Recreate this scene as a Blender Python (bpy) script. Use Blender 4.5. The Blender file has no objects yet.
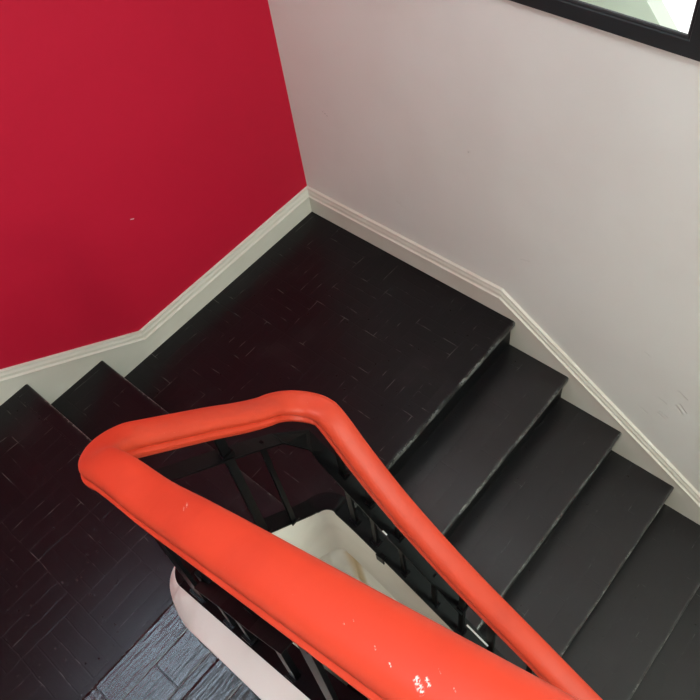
import bpy, bmesh, math, random
from mathutils import Vector, Matrix
random.seed(7)
scene = bpy.context.scene
COL = scene.collection
PI = math.pi

# ------------------------------------------------------------------ dimensions (metres)
RISE, GOING = 0.17, 0.271
LAND_Y = 1.160          # nosing of the quarter landing, top of the descending flight
B_X, B_G = 1.231, 0.276  # first nosing and going of the short flight on the red wall
C_Y = 1.139             # first nosing of the flight that climbs past the camera
X_OUT, Y_OUT = 2.80, 4.60
Z_LOW, Z_TOP = -2.6, 4.30
SLOPE = RISE / GOING

# ------------------------------------------------------------------ material helpers
class NT:
    def __init__(s, name):
        s.m = bpy.data.materials.new(name); s.m.use_nodes = True
        s.t = s.m.node_tree; s.bsdf = s.t.nodes['Principled BSDF']
        s.co = s.t.nodes.new('ShaderNodeTexCoord')
    def n(s, typ, **kw):
        nd = s.t.nodes.new(typ)
        for k, v in kw.items():
            if k.startswith('i_'):
                key = k[2:]
                key = int(key) if key.isdigit() else key.replace('_', ' ')
                s.set(nd.inputs[key], v)
            else: setattr(nd, k, v)
        return nd
    def set(s, inp, v):
        if isinstance(v, bpy.types.NodeSocket): s.t.links.new(v, inp)
        else: inp.default_value = v
    def math(s, op, a, b=0.0, c=0.0, clamp=False):
        nd = s.n('ShaderNodeMath', operation=op, use_clamp=clamp)
        s.set(nd.inputs[0], a); s.set(nd.inputs[1], b); s.set(nd.inputs[2], c)
        return nd.outputs[0]
    def vmath(s, op, a, b=(0, 0, 0)):
        nd = s.n('ShaderNodeVectorMath', operation=op)
        s.set(nd.inputs[0], a); s.set(nd.inputs[1], b)
        return nd.outputs[1] if op in ('DOT_PRODUCT', 'LENGTH', 'DISTANCE') else nd.outputs[0]
    def obj(s): return s.co.outputs['Object']
    def scaled(s, sc):
        return s.vmath('MULTIPLY', s.obj(), sc)
    def noise(s, vec, scale, detail=3.0, rough=0.5):
        return s.n('ShaderNodeTexNoise', i_Vector=vec, i_Scale=scale, i_Detail=detail, i_Roughness=rough).outputs['Fac']
    def ramp(s, v, a, b, lo=0.0, hi=1.0):
        nd = s.n('ShaderNodeMapRange', interpolation_type='SMOOTHSTEP')
        s.set(nd.inputs[0], v); nd.inputs[1].default_value = a; nd.inputs[2].default_value = b
        nd.inputs[3].default_value = lo; nd.inputs[4].default_value = hi
        return nd.outputs[0]
    def mix(s, f, a, b):
        nd = s.n('ShaderNodeMix', data_type='RGBA')
        s.set(nd.inputs[0], f); s.set(nd.inputs[6], a); s.set(nd.inputs[7], b)
        return nd.outputs[2]
    def bump(s, h, strength, dist, normal=None):
        nd = s.n('ShaderNodeBump'); nd.inputs['Strength'].default_value = strength
        nd.inputs['Distance'].default_value = dist; s.set(nd.inputs['Height'], h)
        if normal is not None: s.set(nd.inputs['Normal'], normal)
        return nd.outputs[0]
    def segment(s, a, b, w):
        """1 inside a small stroke from a to b of half width w (object space)"""
        a, b = Vector(a), Vector(b); ab = b - a; L2 = max(ab.length_squared, 1e-9)
        pa = s.vmath('SUBTRACT', s.obj(), tuple(a))
        t = s.math('DIVIDE', s.vmath('DOT_PRODUCT', pa, tuple(ab)), L2, clamp=True)
        sc = s.n('ShaderNodeVectorMath', operation='SCALE')
        sc.inputs[0].default_value = tuple(ab); s.set(sc.inputs['Scale'], t)
        d = s.vmath('LENGTH', s.vmath('SUBTRACT', pa, sc.outputs[0]))
        return s.ramp(d, w * 0.4, w, 1.0, 0.0)
    def maxs(s, lst):
        r = lst[0]
        for q in lst[1:]: r = s.math('MAXIMUM', r, q)
        return r
    def done(s, col=None, rough=None, normal=None, **kw):
        if col is not None: s.set(s.bsdf.inputs['Base Color'], col)
        if rough is not None: s.set(s.bsdf.inputs['Roughness'], rough)
        if normal is not None: s.set(s.bsdf.inputs['Normal'], normal)
        for k, v in kw.items(): s.set(s.bsdf.inputs[k.replace('_', ' ')], v)
        return s.m

BLACK = (0.0062, 0.0056, 0.0072, 1)
WEAR = (0.17, 0.17, 0.165, 1)

def black_wood(name, parquet, edge=None, rub=1.0):
    """thick glossy black paint over boards; edge = (axis, value) of a worn nosing edge in object space"""
    m = NT(name); o = m.obj()
    sep = m.n('ShaderNodeSeparateXYZ', i_0=o); X, Y = sep.outputs[0], sep.outputs[1]
    patch = m.noise(o, 5.0, 2.0)
    fine = m.noise(o, 60.0, 3.0, 0.6)
    if parquet:
        c, w = 0.21, 0.0525
        # boards wobble a little so that the joints are not ruler straight
        wob = m.noise(o, 9.0, 1.0)
        Xw = m.math('ADD', X, m.math('MULTIPLY', wob, 0.010)); Yw = m.math('ADD', Y, m.math('MULTIPLY', wob, 0.012))
        cx = m.math('FLOOR', m.math('DIVIDE', Xw, c)); cy = m.math('FLOOR', m.math('DIVIDE', Yw, c))
        par = m.math('ABSOLUTE', m.math('MODULO', m.math('ADD', cx, cy), 2.0))
        par = m.math('GREATER_THAN', par, 0.5)
        def dist(v, p):  # distance to nearest multiple of p
            f = m.math('FRACT', m.math('DIVIDE', v, p))
            return m.math('MULTIPLY', m.math('MINIMUM', f, m.math('SUBTRACT', 1.0, f)), p)
        dx, dy = dist(Xw, w), dist(Yw, w)
        strip = m.math('ADD', m.math('MULTIPLY', dx, par), m.math('MULTIPLY', dy, m.math('SUBTRACT', 1.0, par)))
        cell = m.math('MINIMUM', dist(Xw, c), dist(Yw, c))
        d = m.math('MINIMUM', strip, cell)
        jl = m.ramp(d, 0.0006, 0.0017, 1.0, 0.0)
        broken = m.ramp(m.noise(m.vmath('ADD', o, (3.1, 1.7, 0)), 13.0, 2.0), 0.55, 0.68)
        line = m.math('MULTIPLY', jl, broken)
        groove = m.ramp(d, 0.0005, 0.003, 0.0, 1.0)
    else:
        dy1 = m.math('FRACT', m.math('DIVIDE', m.math('ADD', Y, m.math('MULTIPLY', patch, 0.006)), 0.093))
        dyd = m.math('MULTIPLY', m.math('MINIMUM', dy1, m.math('SUBTRACT', 1.0, dy1)), 0.093)
        xo = m.math('ADD', X, m.math('MULTIPLY', m.math('FLOOR', m.math('DIVIDE', Y, 0.093)), 0.137))
        dx1 = m.math('FRACT', m.math('DIVIDE', xo, 0.34))
        dxd = m.math('MULTIPLY', m.math('MINIMUM', dx1, m.math('SUBTRACT', 1.0, dx1)), 0.34)
        d = m.math('MINIMUM', dyd, dxd)
        jl = m.ramp(d, 0.0005, 0.0015, 1.0, 0.0)
        broken = m.ramp(m.noise(m.vmath('ADD', o, (1.3, 4.7, 0)), 16.0, 2.0), 0.58, 0.70)
        line = m.math('MULTIPLY', jl, broken)
        groove = m.ramp(d, 0.0005, 0.003, 0.0, 1.0)
    # little scratches, long along x and some along y
    s1 = m.ramp(m.noise(m.scaled((9, 160, 9)), 1.0, 2.0), 0.74, 0.80)
    s2 = m.ramp(m.noise(m.scaled((150, 11, 9)), 1.0, 2.0), 0.755, 0.81)
    scr = m.math('MULTIPLY', m.math('MAXIMUM', s1, s2), m.ramp(patch, 0.48, 0.62))
    wear = m.math('MAXIMUM', m.math('MULTIPLY', line, 0.5), m.math('MULTIPLY', scr, 0.35))
    if edge:
        v = (X, Y)[edge[0]]
        de = m.math('ABSOLUTE', m.math('SUBTRACT', v, edge[1]))
        jag = m.noise(m.scaled((55, 55, 55)), 1.0, 4.0, 0.7)
        wid = m.math('MULTIPLY', m.ramp(jag, 0.42, 0.66), 0.0075)
        e1 = m.math('LESS_THAN', de, wid)
        e1 = m.math('MULTIPLY', e1, m.ramp(m.noise(o, 5.0, 1.0), 0.40, 0.58, 0.04, 1.0))
        soft = m.math('MULTIPLY', m.ramp(de, 0.0, 0.022, 1.0, 0.0), m.ramp(m.noise(o, 11.0, 3.0), 0.40, 0.72))
        wear = m.math('MAXIMUM', wear, m.math('MAXIMUM', m.math('MULTIPLY', e1, 0.9), m.math('MULTIPLY', soft, 0.22)))
    dust = m.math('MULTIPLY', m.ramp(m.noise(o, 3.2, 4.0, 0.6), 0.5, 0.8), 0.05)
    wear = m.math('MAXIMUM', wear, dust)
    col = m.mix(wear, BLACK, WEAR)
    brush = m.noise(m.scaled((14/rub**.6, 120/rub**.6, 30)), 1.0, 3.0, 0.6)
    brush2 = m.noise(m.scaled((130/rub**.6, 16/rub**.6, 30)), 1.0, 3.0, 0.6)
    n1 = m.bump(m.math('ADD', m.math('MULTIPLY', brush, 0.6), m.math('MULTIPLY', brush2, 0.4)), 0.30*rub, 0.0016*rub)
    n2 = m.bump(groove, 0.25*rub, 0.0012, n1)
    n3 = m.bump(m.noise(o, 24.0, 4.0, 0.55), 0.09*rub, 0.003, n2)
    rough = m.ramp(fine, 0.2, 0.8, 0.27 if rub == 1.0 else 0.21, 0.33 if rub == 1.0 else 0.27)
    return m.done(col, rough, n3, IOR=1.36 if parquet else (1.62 if rub == 1.0 else 1.52))

def plain_black(name, rough=0.32):
    m = NT(name)
    n = m.bump(m.noise(m.obj(), 45.0, 3.0), 0.2, 0.002)
    sc = m.ramp(m.noise(m.scaled((120, 40, 40)), 1.0, 2.0), 0.72, 0.82, 0.0, 0.10)
    return m.done(m.mix(sc, (0.0040, 0.0040, 0.0048, 1), WEAR), rough, n, IOR=1.45, Specular_IOR_Level=0.12)

def wall_paint(name, col, dark, marks=(), markcol=(0.85, 0.8, 0.78, 1), dents=(), bump=0.12):
    m = NT(name); o = m.obj()
    v = m.noise(o, 1.7, 5.0, 0.55)
    c = m.mix(m.ramp(v, 0.35, 0.7, 0.0, 1.0), col, dark)
    if marks:
        k = m.maxs([m.segment(*q) for q in marks]); c = m.mix(k, c, markcol)
    n = m.bump(m.noise(o, 70.0, 4.0, 0.6), bump, 0.0025)
    n = m.bump(m.noise(o, 6.0, 3.0, 0.5), 0.25, 0.008, n)
    if dents:
        k = m.maxs([m.segment(*q) for q in dents]); n = m.bump(m.math('SUBTRACT', 1.0, k), 0.5, 0.004, n)
    return m.done(c, 0.6, n, Specular_IOR_Level=0.18)

M = {}
M['parquet'] = black_wood('black_parquet_paint', True)
M['red'] = wall_paint('crimson_wall_paint', (0.545, 0.0080, 0.036, 1), (0.515, 0.0073, 0.033, 1),
        marks=[((0.858, 0.0, 0.629), (0.846, 0.0, 0.622), 0.0022)])
def wp(y, z): return (0.0, y, z)
scuffs = []
for (y, z, dy, dz) in [(1.783, -.018, .03, -.012), (1.839, .077, .035, -.02), (1.73, -.135, .03, -.015), (1.86, .007, .03, -.03), (1.85, -.01, .03, -.03),
                       (1.805, -.098, .03, -.012), (1.80, -.112, .025, -.012), (1.343, -.084, .02, .0), (1.681, .196, .02, -.01), (.902, .75, .006, .004),
                       (.242, .585, .02, -.012), (.55, .33, .05, -.02), (1.15, .35, .03, .01)]:
    scuffs.append((wp(y, z), wp(y + dy, z + dz), 0.006))
M['white'] = wall_paint('white_wall_paint', (0.775, 0.775, 0.745, 1), (0.74, 0.73, 0.70, 1),
        marks=[(wp(.205, .625), wp(.206, .6245), .0022), (wp(.215, .618), wp(.216, .6175), .002), (wp(.195, .630), wp(.1955, .630), .002), (wp(.902, .75), wp(.903, .75), .002)],
        markcol=(0.10, 0.08, 0.08, 1), dents=scuffs)
M['trim'] = wall_paint('cream_gloss_trim_paint', (0.69, 0.655, 0.59, 1), (0.63, 0.59, 0.525, 1), bump=0.05)
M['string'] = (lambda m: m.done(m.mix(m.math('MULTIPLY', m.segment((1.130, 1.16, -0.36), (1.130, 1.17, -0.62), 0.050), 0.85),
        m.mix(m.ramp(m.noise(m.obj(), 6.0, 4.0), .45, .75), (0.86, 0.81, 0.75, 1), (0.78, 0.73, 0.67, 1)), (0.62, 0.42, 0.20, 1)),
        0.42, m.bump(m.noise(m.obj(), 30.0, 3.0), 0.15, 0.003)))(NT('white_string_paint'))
M['metal'] = plain_black('black_painted_iron', 0.33)
M['cap'] = plain_black('black_painted_string_top', 0.42)
M['frame'] = (lambda m: m.done((0.016, 0.021, 0.024, 1), 0.4, m.bump(m.noise(m.obj(), 60.0, 3.0), 0.15, 0.002)))(NT('black_window_frame_paint'))
M['ceil'] = wall_paint('ceiling_paint', (0.78, 0.77, 0.75, 1), (0.74, 0.73, 0.71, 1))
M['under'] = plain_black('dark_stair_underside', 0.6)
M['glint'] = NT('white_glint').done((0.85, 0.85, 0.83, 1), 0.35)  # white for the painted glints along the middle bar
M['outside'] = wall_paint('pale_green_shade_block', (0.70, 0.78, 0.66, 1), (0.64, 0.73, 0.60, 1))

def orange():
    m = NT('orange_gloss_rail_paint'); o = m.obj()
    base = m.mix(m.ramp(m.noise(o, 8.0, 3.0), .4, .7), (0.67, 0.055, 0.021, 1), (0.62, 0.049, 0.019, 1))
    chips_glints = []
    for (x, y, L, w) in CHIPS_GLINTS:
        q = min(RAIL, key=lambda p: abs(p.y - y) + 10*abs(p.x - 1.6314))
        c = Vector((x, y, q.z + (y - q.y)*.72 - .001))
        chips_glints.append(m.segment(tuple(c - Vector((L*.3, L*.5, L*.36))), tuple(c + Vector((L*.3, L*.5, L*.36))), w))
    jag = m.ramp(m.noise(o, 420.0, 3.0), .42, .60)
    k = m.math('MULTIPLY', m.maxs(chips_glints), jag)
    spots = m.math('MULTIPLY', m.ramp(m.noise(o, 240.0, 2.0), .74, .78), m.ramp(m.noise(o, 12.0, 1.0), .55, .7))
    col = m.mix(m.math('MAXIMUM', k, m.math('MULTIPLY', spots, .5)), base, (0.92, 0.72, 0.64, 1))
    n = m.bump(m.noise(o, 38.0, 4.0, .55), 0.12, 0.003)
    return m.done(col, 0.42, n, Specular_IOR_Level=0.38)

def glass():
    m = NT('clear_window_glass')
    return m.done((1, 1, 1, 1), 0.02, None, Transmission_Weight=1.0, IOR=1.02)
M['glass'] = glass()

# ------------------------------------------------------------------ mesh helpers
def link(name, verts, faces, mat, parent=None, smooth=False, loc=None):
    me = bpy.data.meshes.new(name)
    off = Vector(loc) if loc else Vector((0, 0, 0))
    me.from_pydata([tuple(Vector(v) - off) for v in verts], [], faces)
    bm = bmesh.new(); bm.from_mesh(me); bmesh.ops.recalc_face_normals(bm, faces=bm.faces); bm.to_mesh(me); bm.free()
    me.materials.append(mat)
    if smooth:
        for p in me.polygons: p.use_smooth = True
    o = bpy.data.objects.new(name, me); COL.objects.link(o); o.location = off
    if parent:
        o.parent = parent; o.location = off - parent.location
    return o
def empty(name, label, cat, loc=(0, 0, 0), group=None):
    o = bpy.data.objects.new(name, None); COL.objects.link(o); o.location = loc; o.empty_display_size = 0.1
    o['label'] = label; o['category'] = cat
    if group: o['group'] = group
    return o
def structure(o, label=None, cat=None):
    o['kind'] = 'structure'
    if label: o['label'] = label
    if cat: o['category'] = cat
    return o
def box_vf(x0, x1, y0, y1, z0, z1):
    v = [(x, y, z) for z in (z0, z1) for y in (y0, y1) for x in (x0, x1)]
    return v, [(0, 1, 3, 2), (4, 5, 7, 6), (0, 1, 5, 4), (2, 3, 7, 6), (0, 2, 6, 4), (1, 3, 7, 5)]
def merge(parts):
    V, F = [], []
    for v, f in parts:
        n = len(V); V += list(v); F += [tuple(i + n for i in q) for q in f]
    return V, F
def boxes(name, lst, mat, parent=None, bevel=0.0, loc=None):
    V, F = merge([box_vf(*b) for b in lst])
    o = link(name, V, F, mat, parent, loc=loc)
    if bevel:
        md = o.modifiers.new('bevel', 'BEVEL'); md.width = bevel; md.segments = 2; md.limit_method = 'ANGLE'
    return o
def prism(name, poly, axis, a, b, mat, parent=None, loc=None, bevel=0.0):
    """poly of 2D points extruded along axis ('x','y','z') from a to b"""
    def p3(p, t):
        return {'x': (t, p[0], p[1]), 'y': (p[0], t, p[1]), 'z': (p[0], p[1], t)}[axis]
    n = len(poly); V = [p3(p, a) for p in poly] + [p3(p, b) for p in poly]
    F = [tuple(range(n)), tuple(range(n, 2 * n))] + [(i, (i + 1) % n, n + (i + 1) % n, n + i) for i in range(n)]
    o = link(name, V, F, mat, parent, loc=loc)
    if bevel:
        md = o.modifiers.new('bevel', 'BEVEL'); md.width = bevel; md.segments = 2; md.limit_method = 'ANGLE'
    return o
def sweep(name, rings, mat, parent=None, smooth=True, caps=True, closed=True, auto=None, loc=None):
    n = len(rings[0]); V = [p for r in rings for p in r]; F = []
    for i in range(len(rings) - 1):
        for j in range(n if closed else n - 1):
            k = (j + 1) % n
            F.append((i*n + j, i*n + k, (i+1)*n + k, (i+1)*n + j))
    if caps and closed:
        F += [tuple(range(n)), tuple(range((len(rings)-1)*n, len(rings)*n))]
    o = link(name, V, F, mat, parent, smooth, loc=loc)
    if auto is not None:
        me = o.data
        bm = bmesh.new(); bm.from_mesh(me)
        for e in bm.edges:
            if len(e.link_faces) == 2 and e.calc_face_angle(0) > auto: e.smooth = False
        bm.to_mesh(me); bm.free()
    return o

# ------------------------------------------------------------------ room shell
W = 0.30
wy0, wy1, wz0, wz1 = 0.42, 1.597, 1.360, 2.45      # window in the white wall (opening)
hx0, hx1, hz0, hz1 = 1.35, 2.45, 2.75, 4.05       # tall window high in the red wall
def wall_with_hole(name, axis, a0, a1, h, mat, t0, t1):
    """plane wall in axis ('x': normal x, runs along y; 'y': normal y, runs along x)"""
    (u0, u1, v0, v1) = h
    rects = [(a0, u0, Z_LOW, Z_TOP), (u1, a1, Z_LOW, Z_TOP), (u0, u1, Z_LOW, v0), (u0, u1, v1, Z_TOP)]
    lst = []
    for (p, q, r, s) in rects:
        lst.append((t0, t1, p, q, r, s) if axis == 'x' else (p, q, t0, t1, r, s))
    return boxes(name, lst, mat)
structure(wall_with_hole('wall_right', 'x', -W, Y_OUT, (wy0, wy1, wz0, wz1), M['white'], -0.06, 0.0), 'white plastered wall beside the stairs going down', 'wall')
structure(wall_with_hole('wall_left', 'y', 0.0, X_OUT + W, (hx0, hx1, hz0, hz1), M['red'], -W, 0.0), 'crimson red wall behind the landing', 'wall')
structure(boxes('wall_back', [(X_OUT, X_OUT + W, 0, Y_OUT, Z_LOW, Z_TOP)], M['white']), 'white wall on the outer side of the climbing stairs', 'wall')
structure(boxes('ceiling', [(-W, X_OUT + W, -W, Y_OUT + W, Z_TOP, Z_TOP + 0.2)], M['ceil']), 'white ceiling over the stairwell', 'ceiling')

# ------------------------------------------------------------------ window in the white wall (seen at the top right corner)
def window(name, axis, a0, a1, z0, z1, fw, depth, proud, label):
    root = empty(name, label, 'window', (0, a0, z0) if axis == 'x' else (a0, 0, z0)); root['kind'] = 'structure'
    def P(a, t, z): return (t, a, z) if axis == 'x' else (a, t, z)
    # mitred frame with a stepped profile: (distance from outer edge, height proud of the wall)
    prof = [(0, 0.0), (0, proud), (fw*.80, proud), (fw*.84, proud - .004), (fw*.92, proud - .004), (fw, proud - .006), (fw, .010)]
    rings = []
    for (sa, sz, ca, cz) in [(1, 1, a0, z0), (-1, 1, a1, z0), (-1, -1, a1, z1), (1, -1, a0, z1), (1, 1, a0, z0)]:
        rings.append([P(ca + sa*d, t, cz + sz*d) for d, t in prof])
    sweep('window_frame', rings, M['frame'], root, smooth=False, caps=False)
    V = [P(a0+fw*.6, fw*.0 + .0125, z0+fw*.6), P(a1-fw*.6, fw*.0 + .0125, z0+fw*.6), P(a1-fw*.6, fw*.0 + .0125, z1-fw*.6), P(a0+fw*.6, fw*.0 + .0125, z1-fw*.6)]
    V += [P(*((v[1], .0105, v[2]) if axis == 'x' else (v[0], .0105, v[2]))) for v in V]
    link('pane', V, [(0,1,2,3),(4,5,6,7),(0,1,5,4),(1,2,6,5),(2,3,7,6),(3,0,4,7)], M['glass'], root)
    return root
window('window_1', 'x', wy0, wy1, wz0, wz1, 0.052, 0.012, 0.022, 'black framed window at the top right of the white wall')
window('window_2', 'y', hx0, hx1, hz0, hz1, 0.055, 0.06, 0.02, 'black framed window high in the red wall above the landing')
structure(wall_with_hole('wall_front', 'y', -W, X_OUT + W, (0.12, 1.40, 0.9, 2.9), M['white'], Y_OUT, Y_OUT + W), 'white end wall with a window behind the viewer', 'wall')
# pane view: pale green block added as its shaded left part, overcast light beyond
o = prism('outside_shade_block', [(-0.2, Z_LOW), (1.62, Z_LOW), (1.56, 0.98), (1.285, 1.283), (0.9, 1.75), (-0.2, 1.9)], 'x', -0.36, -0.30, M['outside'])
o['label'] = 'pale green block added outside as the shaded part seen through the pane of the black framed window'; o['category'] = 'shade block'

# ------------------------------------------------------------------ skirting boards: moulded profile (thickness, height)
SK = [(0.020, 0.0), (0.020, 0.090), (0.0245, 0.093), (0.0245, 0.098), (0.0195, 0.1005), (0.0165, 0.104), (0.0165, 0.116), (0.0125, 0.124), (0.0110, 0.134), (0.0, 0.137)]
def skirting(name, pts, axis, label):
    """pts: (run, floor height, bottom height offset) along the wall; axis 'y' = on the white wall, 'x' = on the red wall"""
    rings = []
    for i, (a, z, b) in enumerate(pts):
        ring = []
        for k, (t, h) in enumerate(SK + [(0.0, 0.0)]):
            hh = b if h == 0.0 else h
            aa = a + (t if i == 0 else 0.0)
            ring.append((t, aa, z + hh) if axis == 'y' else (aa, t, z + hh))
        rings.append(ring)
    o = sweep(name, rings, M['trim'], smooth=False)
    return structure(o, label, 'skirting board')
skirting('baseboard_right', [(0.0, 0.0, 0.0), (1.079, 0.0, -0.06), (1.0795, 0.0, -0.45), (4.3, -(4.3-1.0795)*SLOPE, -0.45)], 'y', 'cream moulded skirting board stepping down beside the white wall')
skirting('baseboard_left', [(0.0, 0.0, 0.0), (1.037, 0.0, -0.06), (1.0375, 0.0, -0.30), (1.575, 0.34, -0.10), (X_OUT, 0.34, 0.0)], 'x', 'cream moulded skirting board rising along the red wall')

# ------------------------------------------------------------------ landings and stairs
T = 0.034   # tread thickness
NOSE = 0.018
def nosing_profile(y0, y1, z):
    """tread section seen from the side: rounded nose at y1 (y grows towards the nose)"""
    s = 1 if y1 > y0 else -1
    r = 0.010
    pts = [(y0, z - T), (y0, z)]
    for k in range(5):
        a = PI/2 - k*PI/8
        pts.append((y1 - s*r + s*r*math.cos(a), z - r + r*math.sin(a)))
    for k in range(1, 5):
        a = -k*PI/8
        pts.append((y1 - s*r + s*r*math.cos(a), z - T + r + r*math.sin(a)))
    return pts
XA_IN = 1.066   # treads of the descending flight end against the string
YB_IN = 1.075
XC_IN = 1.690
# quarter landing at the foot of the red wall
fl = structure(prism('floor', [(0.0, 0.0), (B_X + 0.03, 0.0), (B_X + 0.03, YB_IN), (XA_IN, YB_IN), (XA_IN, LAND_Y - NOSE - .02), (0.0, LAND_Y - NOSE - .02)], 'z', -0.2, -0.0005, M['parquet']),
               'black painted parquet landing in the corner of the red and white walls', 'landing')
# the upper quarter landing
structure(prism('floor.001', [(B_X + B_G + NOSE, 0.0), (X_OUT, 0.0), (X_OUT, C_Y + NOSE + .005), (XC_IN, C_Y + NOSE + .005), (XC_IN - .02, YB_IN), (B_X + B_G + NOSE, YB_IN)], 'z', 0.14, 2*RISE - 0.0005, M['parquet']),
          'black painted parquet landing two steps up, left of the orange handrail', 'landing')
structure(boxes('floor.002', [(-1.0, X_OUT + W, -W, Y_OUT + W, Z_LOW - 0.2, Z_LOW)], M['parquet']), 'dark floor at the bottom of the stairwell', 'floor')

# descending flight
fa = empty('stair_flight', 'black painted stairs going down beside the white wall', 'stairs', (0.5, LAND_Y, 0.0))
def flight_material(axis, name): return black_wood(name, False, (axis, 0.0))
M['tread_y'] = flight_material(1, 'black_tread_paint')
M['tread_c'] = black_wood('black_tread_paint_thick', False, (1, 0.0), 2.4)
M['tread_x'] = black_wood('black_tread_paint_crosswise', True, (0, 0.0))
M['tread_y0'] = black_wood('black_landing_nosing_paint', True, (1, 0.0))
N_A = 9
for k in range(0, N_A):
    yn = LAND_Y + k*GOING; z = -k*RISE
    y0 = yn - (0.055 if k == 0 else GOING + NOSE + 0.012)
    # object origin sits on the nosing edge so that the paint wear follows it
    prism('landing_nosing' if k == 0 else 'tread', nosing_profile(y0, yn, z), 'x', 0.018, XA_IN, M['tread_y0'] if k == 0 else M['tread_y'], fa, loc=(k*0.37, yn, z))
    boxes('riser', [(0.018, XA_IN, yn - NOSE - 0.02, yn - NOSE, z - RISE, z - T + .001)], M['under'] if False else M['metal'], fa, loc=(0.5, yn, z - RISE))
# short flight on the red wall: one tread between the landings
fb = empty('stair_flight.001', 'two low black steps rising along the red wall to the upper landing', 'stairs', (B_X, 0.5, 0.0))
for k in (1, 2):
    xn = B_X + (k-1)*B_G; z = k*RISE
    x1 = xn + (B_G + NOSE + 0.01 if k == 1 else 0.055)
    prism('tread' if k == 1 else 'landing_nosing', nosing_profile(x1, xn, z), 'y', 0.018, YB_IN, M['tread_x'], fb, loc=(xn, 0.0, z))
    boxes('riser', [(xn + NOSE, xn + NOSE + 0.02, 0.018, YB_IN, z - RISE, z - T + .001)], M['metal'], fb, loc=(xn, .5, z - RISE))
# climbing flight
fc = empty('stair_flight.002', 'glossy black stairs at the bottom left climbing towards the viewer', 'stairs', (2.2, C_Y, 2*RISE))
for k in range(0, 8):
    yn = C_Y + k*GOING; z = (3 + k)*RISE
    prism('tread', nosing_profile(yn + GOING + NOSE + 0.012, yn, z), 'x', XC_IN, X_OUT - .002, M['tread_c'], fc, loc=(1.3 + k*0.41, yn, z))
    boxes('riser', [(XC_IN, X_OUT - .002, yn + NOSE, yn + NOSE + 0.02, z - RISE, z - T + .001)], M['metal'], fc, loc=(2.2, yn, z - RISE))

# ------------------------------------------------------------------ the curve of railing and string round the well
def smooth_path(xA, yB, xC, r1, r2, kA, yend, sn, zn):
    pts = []
    for i in range(61):
        y = yend + (yB + r1 - yend)*i/60; pts.append((xA + kA*(y - yB - r1), y))
    for i in range(1, 26):
        a = PI/2*i/25; pts.append((xA + r1 - r1*math.cos(a), yB + r1 - r1*math.sin(a)))
    for i in range(1, 41):
        pts.append((xA + r1 + (xC - r2 - xA - r1)*i/40, yB))
    for i in range(1, 26):
        a = PI/2*i/25; pts.append((xC - r2 + r2*math.sin(a), yB + r2 - r2*math.cos(a)))
    for i in range(1, 61):
        pts.append((xC, yB + r2 + (yend - yB - r2)*i/60))
    s = [0.0]
    for a, b in zip(pts, pts[1:]): s.append(s[-1] + math.hypot(b[0]-a[0], b[1]-a[1]))
    L1 = yend - yB - r1; B = xC - xA - r1 - r2
    c1 = L1 + r1*PI/4; c2 = L1 + r1*PI/2 + B + r2*PI/4
    return pts, s, c1, c2
def hermite(sn, zn, x):
    n = len(sn); m = []
    for i in range(n):
        if i == 0: m.append((zn[1]-zn[0])/(sn[1]-sn[0]))
        elif i == n-1: m.append((zn[-1]-zn[-2])/(sn[-1]-sn[-2]))
        else:
            h0, h1 = sn[i]-sn[i-1], sn[i+1]-sn[i]
            m.append((h0*h0*zn[i+1] + (h1*h1-h0*h0)*zn[i] - h1*h1*zn[i-1])/(h0*h1*(h0+h1)))
    k = 0
    while k < n-2 and x > sn[k+1]: k += 1
    h = sn[k+1]-sn[k]; t = (x-sn[k])/h
    return (2*t**3-3*t*t+1)*zn[k] + (t**3-2*t*t+t)*h*m[k] + (-2*t**3+3*t*t)*zn[k+1] + (t**3-t*t)*h*m[k+1]
ZN = [-0.0092, 0.215, 0.422, 0.5342, 0.6359, 0.7518, 0.7901, 0.8628, 1.0094, 1.1545, 1.2521, 1.3487, 1.4195, 1.4689, 1.5827, 1.8865, 2.246]
YEND = 2.5
RP, RS, c1, c2 = smooth_path(1.0834, 1.1071, 1.6314, 0.1042, 0.1175, 0.05, YEND, None, None)
SN = [0, .5, c1-.45, c1-.3, c1-.2, c1-.1, c1, c1+.1, (c1+c2)/2, c2-.1, c2, c2+.1, c2+.2, c2+.3, c2+.45, RS[-1]-.5, RS[-1]]
RAIL = [Vector((p[0], p[1], hermite(SN, ZN, s))) for p, s in zip(RP, RS)]
# straight continuations out of sight
RAIL = [RAIL[0] + Vector((0.05, 1, -SLOPE))*d for d in (1.2, .6)] + RAIL + [RAIL[-1] + Vector((0, 1, SLOPE))*d for d in (.35, .7)]
def frames(P):
    out = []
    for i in range(len(P)):
        t = (P[min(i+1, len(P)-1)] - P[max(i-1, 0)]).normalized()
        s = t.cross(Vector((0, 0, 1))).normalized(); out.append((t, s, s.cross(t)))
    return out
FR = frames(RAIL)
CHIPS_GLINTS = [(1.649, 2.023, .010, .0040), (1.643, 2.028, .005, .0025), (1.658, 2.016, .005, .0016), (1.640, 1.925, .003, .0012), (1.633, 1.932, .002, .001), (1.626, 1.570, .010, .0014), (1.619, 1.568, .010, .0014), (1.643, 1.969, .003, .001), (1.648, 1.991, .005, .001), (1.631, 2.031, .004, .001), (1.637, 2.05, .003, .001)]  # paint chips and scratches; the large ones also paint in a highlight
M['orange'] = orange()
def rail_sweep(name, prof, mat, parent, dz=0.0, smooth=True, auto=None, rng=None, loc=None):
    rings = []
    for i, (p, (t, s, u)) in enumerate(zip(RAIL, FR)):
        if rng and not (rng[0] <= i < rng[1]): continue
        rings.append([p + s*a + u*b + Vector((0, 0, dz)) for a, b in prof])
    return sweep(name, rings, mat, parent, smooth, auto=auto, loc=loc)
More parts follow.
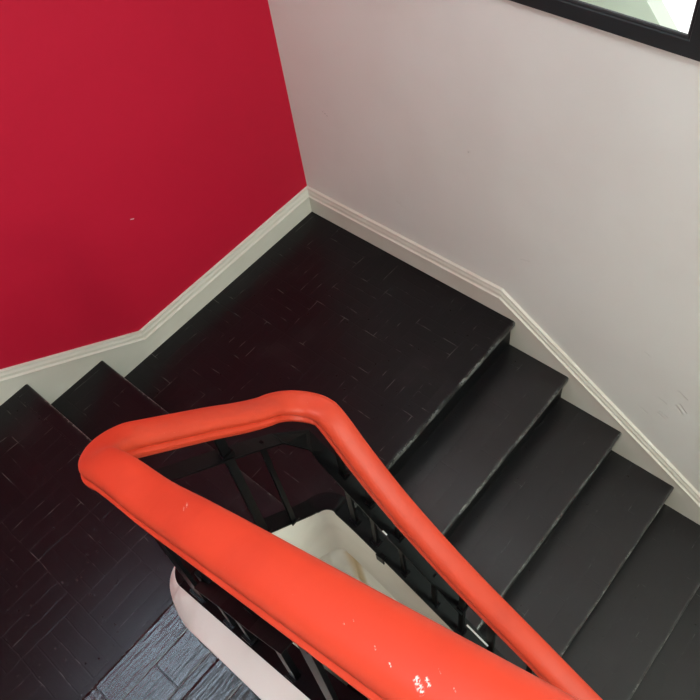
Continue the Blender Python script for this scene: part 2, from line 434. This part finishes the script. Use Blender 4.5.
half = [(0, 0), (.012, -.0005), (.022, -.0020), (.0300, -.0052), (.0350, -.0105), (.0372, -.0160), (.0372, -.0215), (.0352, -.0262), (.0328, -.0285), (.0320, -.0302), (.0340, -.0318), (.0385, -.0335), (.0412, -.0362), (.0414, -.0395), (.0404, -.0450), (.0378, -.0510), (.0320, -.0570), (.0240, -.0595)]
k_ = 1.04
prof = [(a*k_, b*k_) for a, b in half] + [(-a*k_, b*k_) for a, b in reversed(half[1:])]
rl = empty('stair_railing', 'orange handrail on black iron balusters turning round the stairwell', 'railing', (1.36, 1.10, 0.2))
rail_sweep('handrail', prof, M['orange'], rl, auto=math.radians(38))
cz = -0.0610*k_
hb = [(-.020, cz), (.020, cz), (.020, cz - .009), (-.020, cz - .009)]
o = rail_sweep('core_bar', hb, M['metal'], rl, smooth=False); o['label'] = 'black flat iron bar under the handrail'

# middle flat bars: one down the descending side, one over the landing, one up the climbing side
MIDLINE = [(1.100, 1.690, .028), (1.100, 1.607, .097), (1.100, 1.434, .222), (1.099, 1.25, .372), (1.098, 1.150, .452), (1.098, 1.098, .500),
           (1.20, 1.098, .655), (1.291, 1.098, .739), (1.388, 1.098, .824), (1.473, 1.098, .896), (1.600, 1.098, 1.00)]
MID_A = [Vector(q) for q in MIDLINE]
MID_C = [Vector(q) for q in [(1.648, 1.462, 1.145), (1.648, 1.49, 1.172), (1.648, 1.574, 1.252), (1.648, 1.672, 1.335), (1.648, 1.770, 1.436)]]
def flat_bar(name, P, hw, ht):
    rings = []
    for i, p in enumerate(P):
        def nrm(a, b):
            d = b - a; d.z = 0; d.normalize(); return Vector((d.y, -d.x, 0))
        n0 = nrm(P[max(i-1, 0)], P[max(i, 1)]); n1 = nrm(P[min(i, len(P)-2)], P[min(i+1, len(P)-1)])
        n = (n0 + n1).normalized(); n /= max(n.dot(n0), .3)
        rings.append([p + n*a + Vector((0, 0, b)) for a, b in ((-hw, 0), (hw, 0), (hw, -2*ht), (-hw, -2*ht))])
    return sweep(name, rings, M['metal'], rl, smooth=False)
o = flat_bar('middle_bar', MID_A, .025, .004); o['label'] = 'black flat iron bar below the handrail on the landing side'
o = flat_bar('middle_bar', MID_C, .024, .004); o['label'] = 'black flat iron bar below the handrail on the climbing side'
def dense(P):
    out = []
    for a, b in zip(P, P[1:]):
        out += [a.lerp(b, k/20) for k in range(20)]
    return out + [P[-1]]
MID = dense(MID_A) + dense(MID_C)
# glints on the bar's inner edge, painted as small white strips
w1 = Vector((1.125, 1.712, -.031)); w2 = Vector((1.125, 1.795, -.083))
def stick(name, a, b, wx, wy, mat, parent, twist=None, loc=None):
    d = (b - a).normalized(); X = twist if twist else Vector((1, 0, 0))
    X = (X - d*X.dot(d)).normalized(); Y = d.cross(X)
    r = [[p + X*sx*wx/2 + Y*sy*wy/2 for sx, sy in ((-1,-1),(1,-1),(1,1),(-1,1))] for p in (a, b)]
    return sweep(name, r, mat, parent, smooth=False, loc=loc)
o = stick('glint_strip', w1, w2, .005, .005, M['glint'], rl); o['label'] = 'thin white strip painted as a glint on the bar edge'
o = stick('glint_strip', Vector((1.125, 1.388, .268)), Vector((1.125, 1.404, .258)), .0045, .0045, M['glint'], rl); o['label'] = 'short white strip painted as a glint on the bar edge'

# string (closed curb) round the well
SA = dict(xA=1.095, yB=1.100, xC=1.633)
SP, SS, d1, d2 = smooth_path(1.093, 1.080, 1.633, 0.075, 0.085, 0.0, 4.0, None, None)
def string_top(x, y, s):
    zA = -(y - LAND_Y)*SLOPE + .085
    zC = 3*RISE + (y - C_Y)*SLOPE + .045
    def sm(t): t = min(max(t, 0), 1); return t*t*(3-2*t)
    lo, hi = .085, 3*RISE + .045
    if s <= d1: return min(zA, lo) if y > LAND_Y else lo
    if s >= d2 + .06: return zC
    zB = lo + (x - 1.16)*((hi - .03 - lo)/(1.62 - 1.16))
    zB = max(zB, lo)
    if s >= d2 - .06:
        t = sm((s - d2 + .06)/.12); return zB*(1-t) + max(zC, hi - .03)*t
    return zB
SPT = [Vector((p[0], p[1], string_top(p[0], p[1], s))) for p, s in zip(SP, SS)]
# ease the heights
for _ in range(6):
    zz = [v.z for v in SPT]
    for i in range(50, len(SPT) - 50): SPT[i].z = (zz[i-1] + 2*zz[i] + zz[i+1])/4
FS = []
for i in range(len(SPT)):
    t = SPT[min(i+1, len(SPT)-1)] - SPT[max(i-1, 0)]; t.z = 0; t.normalize()
    FS.append(Vector((t.y, -t.x, 0)))     # left hand normal: points to the well or away?
CW = .031
st = structure(empty('trim_2', 'white sided curb with a black top curving round the stairwell under the railing', 'stair string', (1.36, 1.10, 0.0)))
body, cap = [], []
for i, (p, nrm, s) in enumerate(zip(SPT, FS, SS)):
    # outward = away from the well centre
    ctr = Vector((1.36, max(p.y, 1.5), 0))
    n = nrm if nrm.dot(Vector((p.x - ctr.x, p.y - ctr.y, 0))) > 0 else -nrm
    w = min(max((s - (d2 - .07))/.24, 0), 1); w = .062*(w*w*(3-2*w))
    ow = max(w, .001)
    drop = .36
    up = Vector((0, 0, 1))
    body.append([p - n*CW, p + n*CW, p + n*(CW + ow) - up*(.003 + ow*0.55), p + n*(CW + ow) - up*drop, p - n*CW - up*drop])
    cap.append([p - n*(CW + .0005) + up*.006, p + n*(CW + .0005) + up*.006, p + n*(CW + .0005) - up*.002, p - n*(CW + .0005) - up*.002])
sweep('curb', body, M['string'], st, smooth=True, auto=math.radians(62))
o = sweep('cap', cap, M['cap'], st, smooth=True, auto=math.radians(35)); o['label'] = 'black painted top of the curb'

# lower well lining set back under the curb
lin = []
LP, LS, _, _ = smooth_path(1.106, 1.093, 1.62, 0.07, 0.08, 0.0, 4.0, None, None)
for i, (p, q) in enumerate(zip(LP, SPT)):
    lin.append([Vector((p[0], p[1], q.z - .30)), Vector((p[0], p[1], q.z - 1.05 if False else -1.9))])
LS_OK = [r for r in lin]
V = []; F = []
for r in LS_OK[40:-20]: V += r
for i in range(len(V)//2 - 1): F.append((2*i, 2*i+2, 2*i+3, 2*i+1))
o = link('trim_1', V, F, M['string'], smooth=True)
md = o.modifiers.new('thick', 'SOLIDIFY'); md.thickness = .012; md.offset = 1.0
structure(o, 'white lining of the stairwell below the curb', 'well lining')

# balusters: flat iron bars with a collar where they meet the curb
def near(path, pred):
    return next(p for p in path if pred(p))
def string_z(x, y, side):
    best = min(SPT, key=lambda p: (p.x - x)**2 + (p.y - y)**2); return best.z
def rail_z(x, y):
    best = min(RAIL, key=lambda p: (p.x - x)**2 + (p.y - y)**2); return best
def mid_z(x, y):
    return min(MID, key=lambda p: (p.x - x)**2 + (p.y - y)**2)
BAL = [  # foot x, foot y, reaches the handrail, width, depth, along
    (1.098, 1.22, True, .022, .010, 'y'), (1.098, 1.312, True, .016, .012, 'y'), (1.100, 1.43, True, .016, .012, 'y'), (1.102, 1.56, False, .016, .012, 'y'), (1.104, 1.675, True, .018, .014, 'y'),
    (1.108, 1.80, True, .026, .012, 'y'), (1.11, 1.95, True, .02, .012, 'y'), (1.11, 2.10, True, .02, .012, 'y'), (1.11, 2.25, True, .02, .012, 'y'), (1.11, 2.40, True, .02, .012, 'y'),
    (1.255, 1.102, False, .017, .010, 'x'), (1.362, 1.102, True, .026, .010, 'x'),
    (1.648, 1.255, True, .050, .010, 'y'), (1.648, 1.400, False, .018, .012, 'y'), (1.648, 1.482, True, .018, .012, 'y'), (1.648, 1.645, True, .020, .014, 'y'), (1.645, 1.77, True, .032, .010, 'y'),
    (1.645, 1.92, True, .024, .012, 'y'), (1.645, 2.07, True, .024, .012, 'y'), (1.645, 2.22, True, .024, .012, 'y'), (1.645, 2.37, True, .024, .012, 'y')]
for (x, y, full, w, d, al) in BAL:
    zb = string_z(x, y, 0); a = Vector((x, y, zb + .004))
    if full:
        q = rail_z(x, y); b = Vector((q.x, q.y, q.z + cz - .004))
    else:
        q = mid_z(x, y); b = Vector((q.x, q.y, q.z if (q - Vector((x, y, q.z))).length < .05 else zb + .45))
    X = Vector((1, 0, 0)) if al == 'x' else Vector((0, 1, 0))
    bl = stick('baluster', a, b, w, d, M['metal'], rl, X, loc=a)
    ft = stick('foot', a, a + Vector((0, 0, .012)), w + .016, d + .014, M['metal'], bl, X, loc=None)
    ft.location = (0, 0, 0); ft.data.transform(Matrix.Translation(-a))
    if full:
        q = mid_z(x, y)
        if (q - Vector((x, y, q.z))).length < .02:
            tpar = min(max((q.z - a.z)/(b.z - a.z), 0), 1); c = a.lerp(b, tpar)
            dd = (b - a).normalized()
            cl = stick('collar', c - dd*.012, c + dd*.012, w + .010, d + .012, M['metal'], bl, X)
            cl.location = (0, 0, 0); cl.data.transform(Matrix.Translation(-a))
# small black fixing plate on the edge of the curb
zb = string_z(1.095, 1.345, 0)
o = boxes('fixing_plate', [(1.110, 1.128, 1.327, 1.362, zb - .040, zb + .008)], M['metal'], rl, bevel=.002); o['label'] = 'small black fixing plate on the curb edge'

# ------------------------------------------------------------------ light
w = bpy.data.worlds.new('World'); scene.world = w; w.use_nodes = True
bg = w.node_tree.nodes['Background']; bg.inputs[0].default_value = (0.97, 1.0, 0.98, 1); bg.inputs[1].default_value = 1.6
def area(name, loc, target, sx, sy, power, col):
    l = bpy.data.lights.new(name, 'AREA'); l.shape = 'RECTANGLE'; l.size = sx; l.size_y = sy; l.energy = power; l.color = col
    o = bpy.data.objects.new(name, l); COL.objects.link(o); o.location = loc
    o.rotation_euler = (Vector(target) - Vector(loc)).to_track_quat('-Z', 'Y').to_euler(); return o
area('daylight_high_window', ((hx0+hx1)/2, -.25, (hz0+hz1)/2), ((hx0+hx1)/2, 2, 1.6), hx1-hx0-.1, hz1-hz0-.1, 54, (0.64, 0.83, 1.0))
area('daylight_front_window', (.75, Y_OUT + .22, 1.9), (.85, 1.0, 1.2), 1.2, 1.9, 43, (0.74, 1.0, 0.86))
area('ceiling_lamp', (2.0, 2.1, Z_TOP - .1), (1.7, 1.9, 0), .8, .8, 38, (0.95, 1.0, 0.95))
area('lower_stair_lamp', (1.0, 4.3, 0.7), (0.2, 1.9, -0.1), .35, .35, 14, (1.0, 0.90, 0.74))

# ------------------------------------------------------------------ camera
cam = bpy.data.cameras.new('camera'); cam.sensor_width = 36; cam.lens = 771.1816/700*36; cam.clip_start = .02
co = bpy.data.objects.new('camera', cam); COL.objects.link(co)
R = Matrix(((-0.64778249, 0.75320402, -0.11428715), (-0.65860996, -0.4782809, 0.58093055), (0.38289786, 0.45158729, 0.80588966)))
co.matrix_world = Matrix.Translation((1.74304049, 2.13085279, 2.55484764)) @ R.transposed().to_4x4()
scene.camera = co
vs = scene.view_settings
vs.view_transform = 'Standard'; vs.look = 'None'; vs.exposure = 0.0; vs.gamma = 1.0; vs.use_curve_mapping = False
scene.cycles.max_bounces = 10; scene.cycles.diffuse_bounces = 6
